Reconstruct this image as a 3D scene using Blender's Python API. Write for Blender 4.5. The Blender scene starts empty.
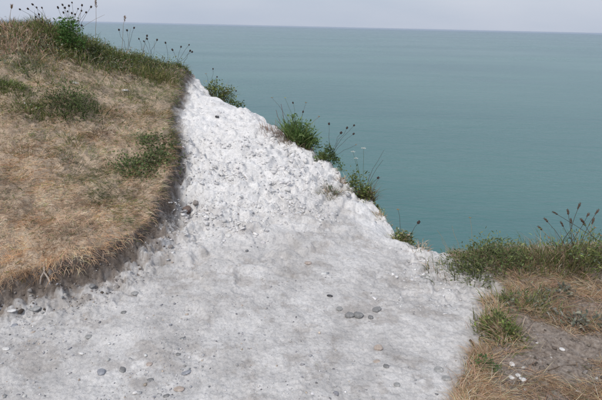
import bpy, math, random
import numpy as np
from mathutils import Matrix, Vector

rng = np.random.default_rng(7)
random.seed(7)
scene = bpy.context.scene
COL = scene.collection

# ------------------------------------------------------------------ camera
EYE = 1.62
FPX = 459.0                                   # focal length in photo pixels (602 wide)
PITCH = math.atan((200 - 26.5) / FPX)
ROLL = math.atan(.0225)
cd = bpy.data.cameras.new('camera')
cd.sensor_fit = 'HORIZONTAL'
cd.sensor_width = 36
cd.lens = 36 * FPX / 602
cd.clip_start = .05
cd.clip_end = 300000
cam = bpy.data.objects.new('camera', cd)
COL.objects.link(cam)
cam.matrix_world = (Matrix.Translation((0, 0, EYE)) @ Matrix.Rotation(math.pi / 2 - PITCH, 4, 'X')
                    @ Matrix.Rotation(ROLL, 4, 'Z'))
scene.camera = cam

# ------------------------------------------------------------------ sky and light (bright overcast)
SUN_EL, SUN_AZ = math.radians(52), math.radians(215)       # azimuth clockwise from +Y: behind the viewer, to the left
world = bpy.data.worlds.new('World')
scene.world = world
world.use_nodes = True
nt = world.node_tree
nt.nodes.clear()
out = nt.nodes.new('ShaderNodeOutputWorld')
bg = nt.nodes.new('ShaderNodeBackground')
sky = nt.nodes.new('ShaderNodeTexSky')
sky.sky_type = 'NISHITA'
sky.sun_disc = False
sky.sun_elevation = SUN_EL
sky.sun_rotation = SUN_AZ
sky.dust_density = 3.0
sky.air_density = 1.0
tc = nt.nodes.new('ShaderNodeTexCoord')
mp = nt.nodes.new('ShaderNodeMapping')
mp.inputs['Scale'].default_value = (1, 1, 5)
cn = nt.nodes.new('ShaderNodeTexNoise')
cn.inputs['Scale'].default_value = 2.2
cn.inputs['Detail'].default_value = 5
cr = nt.nodes.new('ShaderNodeValToRGB')                     # the cloud deck, faintly mottled
cr.color_ramp.elements[0].position = .3
cr.color_ramp.elements[0].color = (4.85, 5.5, 6.7, 1)
cr.color_ramp.elements[1].position = .75
cr.color_ramp.elements[1].color = (6.2, 6.55, 7.5, 1)
mx = nt.nodes.new('ShaderNodeMix')
mx.data_type = 'RGBA'
mx.inputs[0].default_value = .86
bg.inputs['Strength'].default_value = .081
L = nt.links.new
L(tc.outputs['Generated'], mp.inputs['Vector'])
L(mp.outputs['Vector'], cn.inputs['Vector'])
L(cn.outputs['Fac'], cr.inputs['Fac'])
L(sky.outputs['Color'], mx.inputs[6])
L(cr.outputs['Color'], mx.inputs[7])
L(mx.outputs[2], bg.inputs['Color'])
L(bg.outputs['Background'], out.inputs['Surface'])

sd_ = bpy.data.lights.new('sun', 'SUN')
sd_.energy = 1.75
sd_.angle = math.radians(19)
sd_.color = (1, .945, .87)
sun = bpy.data.objects.new('sun', sd_)
COL.objects.link(sun)
to_sun = Vector((math.sin(SUN_AZ) * math.cos(SUN_EL), math.cos(SUN_AZ) * math.cos(SUN_EL), math.sin(SUN_EL)))
sun.rotation_euler = to_sun.to_track_quat('Z', 'Y').to_euler()
sun.location = (0, 0, 30)

vs = scene.view_settings
vs.view_transform = 'Standard'
vs.look = 'None'
vs.exposure = 0.42
vs.gamma = 1
vs.use_curve_mapping = False
scene.render.engine = 'CYCLES'

# ------------------------------------------------------------------ pixel -> direction helpers
_f = np.array([0, math.cos(PITCH), -math.sin(PITCH)])
_r0 = np.array([1., 0, 0])
_u0 = np.cross(_r0, _f)
_R = math.cos(ROLL) * _r0 + math.sin(ROLL) * _u0
_U = -math.sin(ROLL) * _r0 + math.cos(ROLL) * _u0
CAM = np.array([0, 0, EYE])


def ray(u, v):
    return _f + _R * (u - 301) / FPX - _U * (v - 200) / FPX


def PD(u, v, d):                              # point along a pixel's ray at horizontal distance d
    w = ray(u, v)
    return CAM + w * (d / math.hypot(w[0], w[1]))


def PZ(u, v, z):
    w = ray(u, v)
    return CAM + w * ((z - EYE) / w[2])


def PX(u, v, a):
    return PD(u, v, a) if a > 1.3 else PZ(u, v, a)


# ------------------------------------------------------------------ noise (numpy)
_perm = np.random.default_rng(3).permutation(4096)
_ga = np.random.default_rng(5).uniform(0, 2 * math.pi, 4096)


def _h(i, j):
    return _perm[(_perm[i & 4095] + j) & 4095]


def pn(x, y):                                 # gradient noise about -.7..+.7
    xi = np.floor(x).astype(np.int64)
    yi = np.floor(y).astype(np.int64)
    fx, fy = x - xi, y - yi
    sx = fx * fx * fx * (fx * (fx * 6 - 15) + 10)
    sy = fy * fy * fy * (fy * (fy * 6 - 15) + 10)

    def g(a, b):
        t = _ga[_h(xi + a, yi + b)]
        return np.cos(t) * (fx - a) + np.sin(t) * (fy - b)
    return (g(0, 0) * (1 - sx) + g(1, 0) * sx) * (1 - sy) + (g(0, 1) * (1 - sx) + g(1, 1) * sx) * sy


def fbm(x, y, s, o=4, gain=.5):
    a, t = 1., 0.
    for k in range(o):
        t = t + a * pn(x * s + 17.3 * k, y * s - 9.1 * k)
        a *= gain
        s *= 2.03
    return t


def worley(x, y):                             # F1, F2 and the id of the nearest cell
    xi = np.floor(x).astype(np.int64)
    yi = np.floor(y).astype(np.int64)
    f1 = np.full(x.shape, 9.)
    f2 = np.full(x.shape, 9.)
    idn = np.zeros(x.shape)
    for a in (-1, 0, 1):
        for b in (-1, 0, 1):
            h = _h(xi + a, yi + b)
            h2 = _h(h, yi + b + 77)
            d = np.hypot(xi + a + h / 4096. - x, yi + b + h2 / 4096. - y)
            m = d < f1
            f2 = np.where(m, f1, np.minimum(f2, d))
            idn = np.where(m, _h(h2, h) / 4096., idn)
            f1 = np.where(m, d, f1)
    return f1, f2, idn


def sstep(a, b, x):
    t = np.clip((x - a) / (b - a), 0, 1)
    return t * t * (3 - 2 * t)


# ------------------------------------------------------------------ the lie of the land
def tps(pts):
    P = np.array(pts, float)
    n = len(P)
    d = np.hypot(P[:, None, 0] - P[None, :, 0], P[:, None, 1] - P[None, :, 1])
    K = d ** 2 * np.log(d + 1e-9) + np.eye(n) * .02
    A = np.zeros((n + 3, n + 3))
    A[:n, :n] = K
    A[:n, n] = 1
    A[:n, n + 1:] = P[:, :2]
    A[n:, :n] = A[:n, n:].T
    w = np.linalg.solve(A, np.concatenate([P[:, 2], np.zeros(3)]))

    def ev(x, y):
        z = w[n] + w[n + 1] * x + w[n + 2] * y
        for k in range(n):
            r2 = (x - P[k, 0]) ** 2 + (y - P[k, 1]) ** 2
            z = z + w[k] * .5 * r2 * np.log(r2 + 1e-18)
        return z
    return ev


EDGE_PX = [(0, 22, 7), (40, 20, 7), (70, 30, 7), (100, 44, 7), (150, 57, 7), (190, 67, 6.9), (200, 79, 6.6), (212, 93, 6.3),
           (240, 105, 5.9), (270, 117, 5.4), (300, 138, 5.0), (330, 160, 4.6), (350, 180, 4.3), (375, 205, 4.0),
           (400, 235, 3.65), (430, 246, 3.52), (455, 250, 3.5), (500, 254, 3.6), (540, 248, 3.75), (602, 238, 4.05)]
edge3 = [PX(*q) for q in EDGE_PX]
CLIFF = ([(-500, 60), (-60, 14), (-20, 7.5), (-9, 5.6), (-5.5, 5.4)] + [(p[0], p[1]) for p in edge3]
         + [(3.2, 3.5), (5, 3.9), (9, 4.2), (25, 8), (70, 14), (500, 50)])
LAND = np.array(CLIFF + [(500, -500), (-500, -500)])

chalk_pts = [PX(*q) for q in [
    (0, 400, 0), (150, 400, 0), (300, 400, 0), (450, 400, 0), (100, 350, 0.01), (300, 340, 0), (20, 320, .03), (400, 330, 0),
    (300, 280, .03), (420, 280, 0), (480, 310, 0), (200, 260, .1), (130, 300, .05), (250, 220, .18), (350, 220, .1),
    (300, 170, 4.25), (190, 190, 3.9), (250, 130, 4.8), (200, 130, 4.9), (195, 98, 5.9), (194, 76, 6.6)]]
chalk_pts += [p for p in edge3[7:16]]
chalk_pts += [PX(*q) for q in [(602, 330, .0), (600, 400, 0), (540, 260, .0)]]
chalk_pts += [(-5, 2, .2), (-3, 1, .05), (-4, 4.5, .7), (-3, 7, 1.1), (-6, 7, 1.2), (0, 0, 0), (0, -3, 0), (-3, -3, 0), (3, -2, 0),
              (4, 1, 0), (6, 4, .05), (-10, 0, .3), (-12, 6, 1.0), (12, 4, .1), (0, -20, 0), (-25, -10, .3), (25, -10, .1),
              (0, -60, 1), (-60, 0, 1.), (60, 0, .5), (0, 9, 0.4), (3, 6, -.1), (60, -60, 0), (-60, -60, 1), (-60, 30, 1.2), (60, 30, .3)]
Hc = tps(chalk_pts)

TURF_EDGE_PX = [(0, 286, 2.98), (30, 275, 2.95), (60, 263, 2.92), (85, 255, 2.95), (110, 245, 3.03), (133, 232, 3.15), (150, 215, 3.35),
                (158, 200, 3.55), (164, 185, 3.78), (173, 165, 4.08), (175, 150, 4.35), (172, 130, 4.75), (169, 115, 5.1), (172, 103, 5.45),
                (178, 90, 5.9), (182, 79, 6.3), (186, 68, 6.8)]
turf_edge3 = [PX(*q) for q in TURF_EDGE_PX]
turf_pts = list(turf_edge3) + [PX(*q) for q in [(20, 230, 3.4), (80, 180, 4.0), (10, 180, 4.0), (80, 100, 5.2), (10, 100, 5.1),
                                                (60, 50, 6.3), (10, 45, 6.2), (140, 100, 5.5), (120, 65, 6.4)]]
turf_pts += [p for p in edge3[:6]] + [(-5.5, 5.4, 1.6), (-9, 5.6, 1.6), (-3, 2.3, .2), (-5, 2.2, .3), (-5, 3.5, .9), (-9, 3, .8),
                                     (-20, 2, .7), (-20, 7, 1.4), (-60, 5, 1), (-60, 14, 1.4), (-2, 8, 1.1), (-4, 9, 1.2)]
Ht = tps(turf_pts)
TURF = np.array([(-60, 0), (-20, 1.2), (-8, 1.75), (-4, 2.15), (-2.5, 2.3)] + [(p[0], p[1]) for p in turf_edge3]
                + [(-1.45, 7.2), (-1.5, 9), (-2, 40), (-60, 40)])

SOIL_PX = [(448, 246), (462, 258), (478, 268), (497, 277), (507, 289), (500, 297), (484, 302), (478, 316), (482, 334), (490, 343),
           (478, 352), (464, 366), (458, 382), (452, 400)]
SOIL = np.array([PZ(u, v, 0.01)[:2].tolist() for u, v in SOIL_PX] +
                [(.62, 1.3), (.6, .9), (.8, .2), (2.5, -1.2), (12, -2), (60, -2), (60, 30), (6, 12), (1.6, 5)])


def signed(poly, x, y, closed=True):          # signed distance, positive inside
    n = len(poly)
    d2 = np.full(x.shape, 1e18)
    ins = np.zeros(x.shape, bool)
    for i in range(n):
        ax, ay = poly[i]
        bx, by = poly[(i + 1) % n]
        ex, ey = bx - ax, by - ay
        t = np.clip(((x - ax) * ex + (y - ay) * ey) / (ex * ex + ey * ey + 1e-12), 0, 1)
        d2 = np.minimum(d2, (x - ax - t * ex) ** 2 + (y - ay - t * ey) ** 2)
        c = (ay > y) != (by > y)
        with np.errstate(divide='ignore', invalid='ignore'):
            xx = (bx - ax) * (y - ay) / (by - ay) + ax
        ins ^= c & (x < xx)
    return np.where(ins, 1, -1) * np.sqrt(d2)


def terrain(x, y):
    """height and the surface make-up at plan points"""
    x = np.asarray(x, float)
    y = np.asarray(y, float)
    wob = fbm(x, y, 5., 4) * .045 + fbm(x, y, 19., 3) * .015
    st = signed(TURF, x, y) + wob
    so = signed(SOIL, x, y) + wob * .8
    sl = signed(LAND, x, y) + fbm(x + 31, y, 2.6, 5, .55) * .07
    hc = Hc(x, y)
    ht = Ht(x, y)
    near = np.exp(-((np.hypot(x, y) / 9) ** 2))
    # rubble on the slope, packed path in front
    rub = sstep(.08, .42, hc) * near
    rub = np.maximum(rub, sstep(.45, .05, np.abs(sl)) * near * .8)
    m1 = fbm(x, y * 1.25, 2.1, 5)
    terr = np.abs(fbm(x * .55 + 3, y * 1.9 + fbm(x, y, 1.5, 2) * .5, 3.1, 5, .58))     # ledges lying across the slope
    f1, f2, cid = worley(x * 13 + fbm(x, y, 9, 2) * .8, y * 15)
    lump = sstep(0, .14, f2 - f1) * (cid - .35)
    f1b, f2b, cidb = worley(x * 31 + 5, y * 34 + fbm(x, y, 20, 2))
    lump2 = sstep(0, .16, f2b - f1b) * (cidb - .4)
    patch = sstep(-.15, .35, fbm(x + 8, y - 3, 1.6, 3))
    patch2 = sstep(-.1, .3, fbm(x - 5, y + 13, 3.7, 3))
    edge_t = sstep(-.55, -.1, st) * near                     # broken ground below the turf
    band = sstep(.10, .22, hc) * sstep(.64, .44, hc)           # the broken, crumbling belt across the slope
    hb = .055
    q = hc / hb + fbm(x, y, 1.3, 4) * 1.6 + fbm(x, y, 7, 3) * .5
    fr = q - np.floor(q)
    bed = (sstep(.72, 1.0, fr) - fr) * hb                     # small risers along the bedding
    q2 = hc / .021 + fbm(x + 5, y, 2.4, 4) * 1.8 + fbm(x, y + 2, 13, 3) * .6
    fr2 = q2 - np.floor(q2)
    bed = bed + (sstep(.65, 1.0, fr2) - fr2) * .016 * sstep(-.2, .3, fbm(x, y, 3, 3))
    bed = bed * sstep(.02, .12, hc + .25 * np.exp(-((x - .95) ** 2 + (y - 2.9) ** 2) / .15)) * near
    rough = np.clip(rub * (.06 + .16 * patch) + band * (.35 + .65 * patch2) * near + .6 * edge_t + .55 * np.exp(-((x - .88) ** 2 / .14 + (y - 2.78) ** 2 / .07)), 0, 1.25)
    zc = hc + bed * (.35 + .95 * np.clip(band + .5 * patch, 0, 1)) + m1 * (.016 + .055 * rub) - terr * .10 * rub * (.3 + .7 * patch) + .03 * rub
    f1c, f2c, cidc = worley(x * 6.5 + fbm(x, y, 5, 3) * .9, y * 8.5 + fbm(x + 3, y, 5, 3) * .9)
    zc = zc + sstep(0, .10, f2c - f1c) * (cidc - .4) * .042 * rough
    zc = zc + lump * .034 * rough + lump2 * (.020 * rough * (.3 + .7 * patch2) + .006 * patch2 * near)
    zc = zc + fbm(x * .8, y * 1.2, 22, 5, .68) * (.007 + .022 * rough) * near
    # a step of broken ledges at the foot of the slope and towards the right-hand edge
    led = sstep(.02, .12, fbm(x * .8, y * 1.6, 1.9, 4)) - .5
    zc = zc + led * .035 * sstep(.0, .1, hc) * near
    # turf bank
    tz = ht + fbm(x, y, 3.0, 4) * .05 + fbm(x, y, 11, 3) * .028 + fbm(x, y, 27, 3) * .012
    wide = sstep(3.9, 2.9, y)
    tm = .42 * sstep(-.10 - .15 * wide, .0, st) + .58 * sstep(-.032, .014, st)
    z = zc * (1 - tm) + np.maximum(tz, zc + .02) * tm
    face = np.exp(-((st + .12) / .12) ** 2)
    z = z + face * (fbm(x, y, 10, 4, .55) * .05 - .005 + lump * .03) * near
    # hollows scooped out under the turf edge
    z = z - .09 * np.exp(-((x + .95) ** 2 / .012 + (y - 3.5) ** 2 / .03)) * (1 - tm) * (1 + fbm(x, y, 12, 3) * 1.5)
    # soil cap on the right
    sm = sstep(-.05, .09, so)
    sz = .045 + fbm(x, y, 2.2, 4) * .035 + fbm(x, y, 14, 4, .6) * .02 + .03 * sstep(2.6, 3.2, y) * sstep(1, 1.6, x)
    z = z + sm * sz * np.exp(-((np.hypot(x, y) / 14) ** 2))
    # the cliff falls away to the sea
    o = np.maximum(-sl, 0)
    z = z - np.minimum(3.2 * o + .35 * (np.sqrt(o * o + .01) - .1), 400) - .06 * sstep(.20, 0, sl) * sstep(-.6, .2, sl)
    z = z + (o > .3) * fbm(x, y, .5, 5) * np.minimum(o * .4, 5)
    z = np.clip(z, -67.5, 2.5)
    return z, st, so, sl, np.clip(rub + 0 * rough, 0, 1)


def zat(x, y):
    return terrain(np.atleast_1d(x), np.atleast_1d(y))[0]


def ground(u, v, r0=1.2, r1=9.0):             # first hit of a pixel's ray with the ground
    w = ray(u, v)
    w = w / math.hypot(w[0], w[1])
    d = np.linspace(r0, r1, 2600)
    p = CAM[None, :] + d[:, None] * w[None, :]
    z = zat(p[:, 0], p[:, 1])
    k = np.nonzero(z >= p[:, 2])[0]
    if len(k) == 0:
        k = [int(np.argmin(p[:, 2] - z))]
    q = p[k[0]]
    return np.array([q[0], q[1], z[k[0]]])


# ------------------------------------------------------------------ node helpers
def new_mat(name):
    m = bpy.data.materials.new(name)
    m.use_nodes = True
    n = m.node_tree.nodes
    n.clear()
    o = n.new('ShaderNodeOutputMaterial')
    b = n.new('ShaderNodeBsdfPrincipled')
    m.node_tree.links.new(b.outputs[0], o.inputs[0])
    return m, m.node_tree, b


def noise(t, vec, scale, detail=4, rough=.55, dist=0):
    n = t.nodes.new('ShaderNodeTexNoise')
    n.inputs['Scale'].default_value = scale
    n.inputs['Detail'].default_value = detail
    n.inputs['Roughness'].default_value = rough
    n.inputs['Distortion'].default_value = dist
    t.links.new(vec, n.inputs['Vector'])
    return n.outputs['Fac']


def ramp(t, src, stops):
    r = t.nodes.new('ShaderNodeValToRGB')
    e = r.color_ramp.elements
    while len(e) < len(stops):
        e.new(.5)
    for k, (p, c) in enumerate(stops):
        e[k].position = p
        e[k].color = (c, c, c, 1) if isinstance(c, (int, float)) else (*c, 1)
    t.links.new(src, r.inputs['Fac'])
    return r.outputs['Color']


def mixc(t, fac, a, b, mode='MIX'):
    m = t.nodes.new('ShaderNodeMix')
    m.data_type = 'RGBA'
    m.blend_type = mode
    for sock, val in ((m.inputs[0], fac), (m.inputs[6], a), (m.inputs[7], b)):
        if isinstance(val, (int, float)):
            sock.default_value = val
        elif isinstance(val, tuple):
            sock.default_value = (*val, 1)
        else:
            t.links.new(val, sock)
    return m.outputs[2]


def math_n(t, op, a, b):
    m = t.nodes.new('ShaderNodeMath')
    m.operation = op
    for s, v in ((m.inputs[0], a), (m.inputs[1], b)):
        if isinstance(v, (int, float)):
            s.default_value = v
        else:
            t.links.new(v, s)
    return m.outputs[0]


def attr(t, name):
    a = t.nodes.new('ShaderNodeAttribute')
    a.attribute_name = name
    return a


def bump(t, h, strength, dist, normal=None):
    b = t.nodes.new('ShaderNodeBump')
    b.inputs['Strength'].default_value = strength
    b.inputs['Distance'].default_value = dist
    t.links.new(h, b.inputs['Height'])
    if normal is not None:
        t.links.new(normal, b.inputs['Normal'])
    return b.outputs['Normal']


# ------------------------------------------------------------------ materials
def ground_material():
    m, t, b = new_mat('chalk_turf_soil')
    v = t.nodes.new('ShaderNodeTexCoord').outputs['Object']
    turf = attr(t, 'turf').outputs['Fac']
    soil = attr(t, 'soil').outputs['Fac']
    rub = attr(t, 'rubble').outputs['Fac']
    # chalk: white broken rock, trodden grey marl on the path
    big = noise(t, v, 1.9, 8, .68, .6)
    mid = noise(t, v, 7, 5, .62, .4)
    fine = noise(t, v, 60, 4, .7)
    white = mixc(t, ramp(t, mid, [(.3, 0.), (.7, 1.)]), (.72, .715, .715), (.89, .88, .875))
    grey = mixc(t, ramp(t, mid, [(.35, 0.), (.65, 1.)]), (.42, .405, .395), (.60, .58, .565))
    sel = math_n(t, 'ADD', rub, ramp(t, big, [(.36, .08), (.72, .55)]))
    sel = ramp(t, sel, [(.05, 0.), (.75, 1.)])
    ch = mixc(t, sel, grey, white)
    spots = ramp(t, noise(t, v, 34, 5, .7), [(.58, 0.), (.68, 1.)])
    ch = mixc(t, math_n(t, 'MULTIPLY', spots, .35), ch, (.34, .32, .31))
    ch = mixc(t, .55, ch, ramp(t, fine, [(.28, .5), (.56, 1.)]), 'MULTIPLY')
    # soil
    so = mixc(t, ramp(t, noise(t, v, 40, 5, .7), [(.3, 0.), (.72, 1.)]), (.125, .098, .08), (.40, .345, .30))
    so = mixc(t, ramp(t, noise(t, v, 110, 3, .6), [(.62, 0.), (.72, .8)]), so, (.48, .46, .44))
    tu = mixc(t, ramp(t, noise(t, v, 85, 4, .7, 1.5), [(.35, 0.), (.65, 1.)]), (.30, .235, .175), (.60, .48, .36))
    c = mixc(t, soil, ch, so)
    c = mixc(t, math_n(t, 'MULTIPLY', attr(t, 'topsoil_shade').outputs['Fac'], ramp(t, noise(t, v, 18, 5, .7), [(.3, .95), (.75, .35)])), c, (.075, .058, .047))  # dark earth at the lip, with the overhang's shadow painted into its colour
    c = mixc(t, turf, c, tu)
    t.links.new(c, b.inputs['Base Color'])
    b.inputs['Roughness'].default_value = .95
    b.inputs['Specular IOR Level'].default_value = .15
    n1 = bump(t, noise(t, v, 75, 6, .72), .8, .010)
    n2 = bump(t, noise(t, v, 260, 3, .6), .6, .003, n1)
    t.links.new(n2, b.inputs['Normal'])
    return m


def leaf_material():
    m, t, b = new_mat('leaves_and_straw')
    c = attr(t, 'col').outputs['Color']
    v = t.nodes.new('ShaderNodeTexCoord').outputs['Object']
    c2 = mixc(t, .5, c, ramp(t, noise(t, v, 45, 3), [(.3, .7), (.65, 1.3)]), 'MULTIPLY')
    t.links.new(c2, b.inputs['Base Color'])
    b.inputs['Roughness'].default_value = .7
    b.inputs['Specular IOR Level'].default_value = .25
    tr = t.nodes.new('ShaderNodeBsdfTranslucent')
    t.links.new(c2, tr.inputs['Color'])
    ms = t.nodes.new('ShaderNodeMixShader')
    ms.inputs[0].default_value = .42
    o = [n for n in t.nodes if n.type == 'OUTPUT_MATERIAL'][0]
    t.links.new(b.outputs[0], ms.inputs[1])
    t.links.new(tr.outputs[0], ms.inputs[2])
    t.links.new(ms.outputs[0], o.inputs[0])
    return m


def stone_material(name='flint_and_chalk', col=None):
    m, t, b = new_mat(name)
    v = t.nodes.new('ShaderNodeTexCoord').outputs['Object']
    c = attr(t, 'col').outputs['Color']
    if col:
        rgb = t.nodes.new('ShaderNodeRGB')
        rgb.outputs[0].default_value = (*col, 1)
        c = rgb.outputs[0]
    c2 = mixc(t, .8, c, ramp(t, noise(t, v, 55, 5, .65), [(.3, .55), (.7, 1.2)]), 'MULTIPLY')
    c2 = mixc(t, ramp(t, noise(t, v, 30, 4, .6), [(.58, 0.), (.72, .45)]), c2, (.55, .54, .53))
    t.links.new(c2, b.inputs['Base Color'])
    b.inputs['Roughness'].default_value = .85
    b.inputs['Specular IOR Level'].default_value = .25
    t.links.new(bump(t, noise(t, v, 120, 4), .4, .003), b.inputs['Normal'])
    return m


def head_material():
    m, t, b = new_mat('dry_seed_head')
    v = t.nodes.new('ShaderNodeTexCoord').outputs['Object']
    c = ramp(t, noise(t, v, 300, 3), [(.35, (.018, .012, .012)), (.7, (.075, .05, .04))])
    t.links.new(c, b.inputs['Base Color'])
    b.inputs['Roughness'].default_value = .9
    return m


def sea_material():
    m, t, b = new_mat('sea_water')
    v = t.nodes.new('ShaderNodeTexCoord').outputs['Object']
    mp_ = t.nodes.new('ShaderNodeMapping')
    mp_.inputs['Scale'].default_value = (.35, 1, 1)
    mp_.inputs['Rotation'].default_value = (0, 0, math.radians(8))
    t.links.new(v, mp_.inputs['Vector'])
    w = mp_.outputs['Vector']
    pat = noise(t, w, .006, 5, .6, .5)
    band = noise(t, w, .0012, 4, .55, .3)
    k = math_n(t, 'ADD', math_n(t, 'MULTIPLY', pat, .5), math_n(t, 'MULTIPLY', band, .5))
    c = ramp(t, k, [(.38, (.058, .149, .155)), (.62, (.092, .203, .190))])
    t.links.new(c, b.inputs['Base Color'])
    lane = noise(t, w, .0035, 6, .65, .8)
    t.links.new(ramp(t, lane, [(.3, .23), (.7, .29)]), b.inputs['Roughness'])
    b.inputs['IOR'].default_value = 1.33
    n1 = bump(t, noise(t, w, .09, 4, .6, .4), .5, 2.6)
    n2 = bump(t, noise(t, w, .45, 4, .65, .3), .75, .7, n1)
    t.links.new(n2, b.inputs['Normal'])
    return m


M_GROUND = ground_material()
M_LEAF = leaf_material()
M_STONE = stone_material()
M_HEAD = head_material()
M_SEA = sea_material()


# ------------------------------------------------------------------ object helpers
def link(name, me, mat, parent=None, loc=None):
    o = bpy.data.objects.new(name, me)
    COL.objects.link(o)
    if me is not None and mat is not None and len(me.materials) == 0:
        me.materials.append(mat)
    if loc is not None:
        o.location = loc
    if parent is not None:
        o.parent = parent
    return o


def tag(o, label=None, cat=None, group=None, kind=None):
    if label:
        o['label'] = label
    if cat:
        o['category'] = cat
    if group:
        o['group'] = group
    if kind:
        o['kind'] = kind
    return o


def mesh_np(name, V, loops, starts, totals, col=None, smooth=False, attrs=None):
    me = bpy.data.meshes.new(name)
    me.vertices.add(len(V))
    me.vertices.foreach_set('co', np.ascontiguousarray(V, np.float32).ravel())
    me.loops.add(len(loops))
    me.loops.foreach_set('vertex_index', np.ascontiguousarray(loops, np.int32))
    me.polygons.add(len(starts))
    me.polygons.foreach_set('loop_start', np.ascontiguousarray(starts, np.int32))
    try:
        me.polygons.foreach_set('loop_total', np.ascontiguousarray(totals, np.int32))
    except Exception:
        pass
    me.update(calc_edges=True)
    if col is not None:
        a = me.attributes.new('col', 'FLOAT_COLOR', 'POINT')
        a.data.foreach_set('color', np.ascontiguousarray(np.c_[col, np.ones(len(col))], np.float32).ravel())
    for k, w in (attrs or {}).items():
        a = me.attributes.new(k, 'FLOAT', 'POINT')
        a.data.foreach_set('value', np.ascontiguousarray(w, np.float32))
    if smooth:
        me.polygons.foreach_set('use_smooth', np.ones(len(starts), bool))
    return me


# ------------------------------------------------------------------ sea
def build_sea():
    rs = np.concatenate([[0], np.geomspace(60, 30000, 40)])
    n = 96
    th = np.arange(n) * 2 * math.pi / n
    V = [(0, 0, 0)] + [(r * math.cos(a), r * math.sin(a), 0) for r in rs[1:] for a in th]
    Fs = [(0, 1 + k, 1 + (k + 1) % n) for k in range(n)]
    for i in range(len(rs) - 2):
        for k in range(n):
            a, b_ = 1 + i * n + k, 1 + i * n + (k + 1) % n
            Fs.append((a, a + n, b_ + n, b_))
    me = bpy.data.meshes.new('sea')
    me.from_pydata(V, [], Fs)
    o = link('sea', me, M_SEA, loc=(0, 0, -66))
    return tag(o, 'calm green blue sea reaching the horizon below the cliff', 'sea', kind='structure')


build_sea()


def build_haze():
    m = bpy.data.materials.new('sea_haze')
    m.use_nodes = True
    t = m.node_tree
    t.nodes.clear()
    o = t.nodes.new('ShaderNodeOutputMaterial')
    p = t.nodes.new('ShaderNodeVolumePrincipled')
    p.inputs['Color'].default_value = (.72, .85, 1, 1)
    p.inputs['Density'].default_value = 4.5e-5
    p.inputs['Anisotropy'].default_value = .2
    t.links.new(p.outputs[0], o.inputs['Volume'])
    h = 34000.
    z0, z1 = -69., 3.2
    V = [(x, y, z) for z in (z0, z1) for x, y in ((-h, -h), (h, -h), (h, h), (-h, h))]
    me = bpy.data.meshes.new('haze')
    me.from_pydata(V, [], [(3, 2, 1, 0), (4, 5, 6, 7), (0, 1, 5, 4), (1, 2, 6, 5), (2, 3, 7, 6), (3, 0, 4, 7)])
    tag(link('haze', me, m), 'thin sea haze over the water', 'haze', kind='stuff')


build_haze()


# ------------------------------------------------------------------ ground sheet, split into path, turf bank and soil
def build_ground():
    fine = np.radians(np.arange(-43, 43.01, .13))
    coarse = np.radians(np.arange(45, 316, 4.))
    th = np.concatenate([fine, coarse])
    rr = np.concatenate([np.linspace(.02, 1.15, 14), np.geomspace(1.2, 7.6, 560), np.geomspace(7.75, 700, 60)])
    T, R_ = np.meshgrid(th, rr, indexing='ij')
    x = (R_ * np.sin(T)).ravel()
    y = (R_ * np.cos(T)).ravel()
    z, st, so, sl, rub = terrain(x, y)
    nt_, nr = T.shape
    wide = .30 + .58 * sstep(3.9, 2.9, y)
    dirt = sstep(-.32, -.06, st / wide + fbm(x, y, 8, 6, .7) * .34) * .92 * sstep(-.5, -.12, st / wide)
    dirt = np.maximum(dirt, sstep(-.10, .10, so + fbm(x, y, 14, 4) * .09))
    dirt = np.maximum(dirt, .34 * sstep(.1, .5, fbm(x, y * 1.3, 3.4, 7, .72)) * (1 - rub))
    dirt = np.maximum(dirt, .55 * sstep(-.16, .0, -sl) * 0)
    turf = sstep(-.005, .05, st)
    top = sstep(-.17, -.06, st + fbm(x, y, 10, 4) * .07) * sstep(.3, .1, st)  # band under the turf lip: dark earth plus painted overhang shade
    far = sstep(9, 16, np.hypot(x, y)) * sstep(.3, 1., sl)
    turf = np.maximum(turf, far)
    i = np.arange(nt_)
    j = np.arange(nr - 1)
    I, J = np.meshgrid(i, j, indexing='ij')
    a = (I * nr + J).ravel()
    b_ = (((I + 1) % nt_) * nr + J).ravel()
    Q = np.stack([a, a + 1, b_ + 1, b_], 1)[:, ::-1][:, ::-1]
    V = np.stack([x, y, z], 1)
    fst = st[Q].mean(1)
    fso = so[Q].mean(1)
    fsl = sl[Q].mean(1)
    cls = np.where(fst > -.01, 1, np.where(fso > 0, 2, 0))
    cls = np.where(fsl < -.25, 3, cls)
    spec = [('chalk_path', 'trodden white chalk slope and path running up to the cliff edge', 'path'),
            ('turf_bank', 'raised bank of dry turf left of the chalk path', 'ground'),
            ('soil_ground', 'brown stony soil at the right of the chalk path', 'ground'),
            ('chalk_cliff', 'chalk cliff face dropping from the path edge to the sea', 'cliff')]
    for k, (nm, lab, cat) in enumerate(spec):
        q = Q[cls == k]
        used, inv = np.unique(q.ravel(), return_inverse=True)
        me = mesh_np(nm, V[used], inv, np.arange(len(q)) * 4, np.full(len(q), 4), smooth=True,
                     attrs={'topsoil_shade': top[used], 'turf': turf[used], 'soil': dirt[used], 'rubble': rub[used]})
        o = link(nm, me, M_GROUND)
        tag(o, lab, cat, kind='structure')


build_ground()

# ------------------------------------------------------------------ blades and leaves
GRASS_W = (1., .85, .55)
LEAF_W = (.25, 1., .72)
BLADE_W = (.6, 1., .7)


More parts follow.
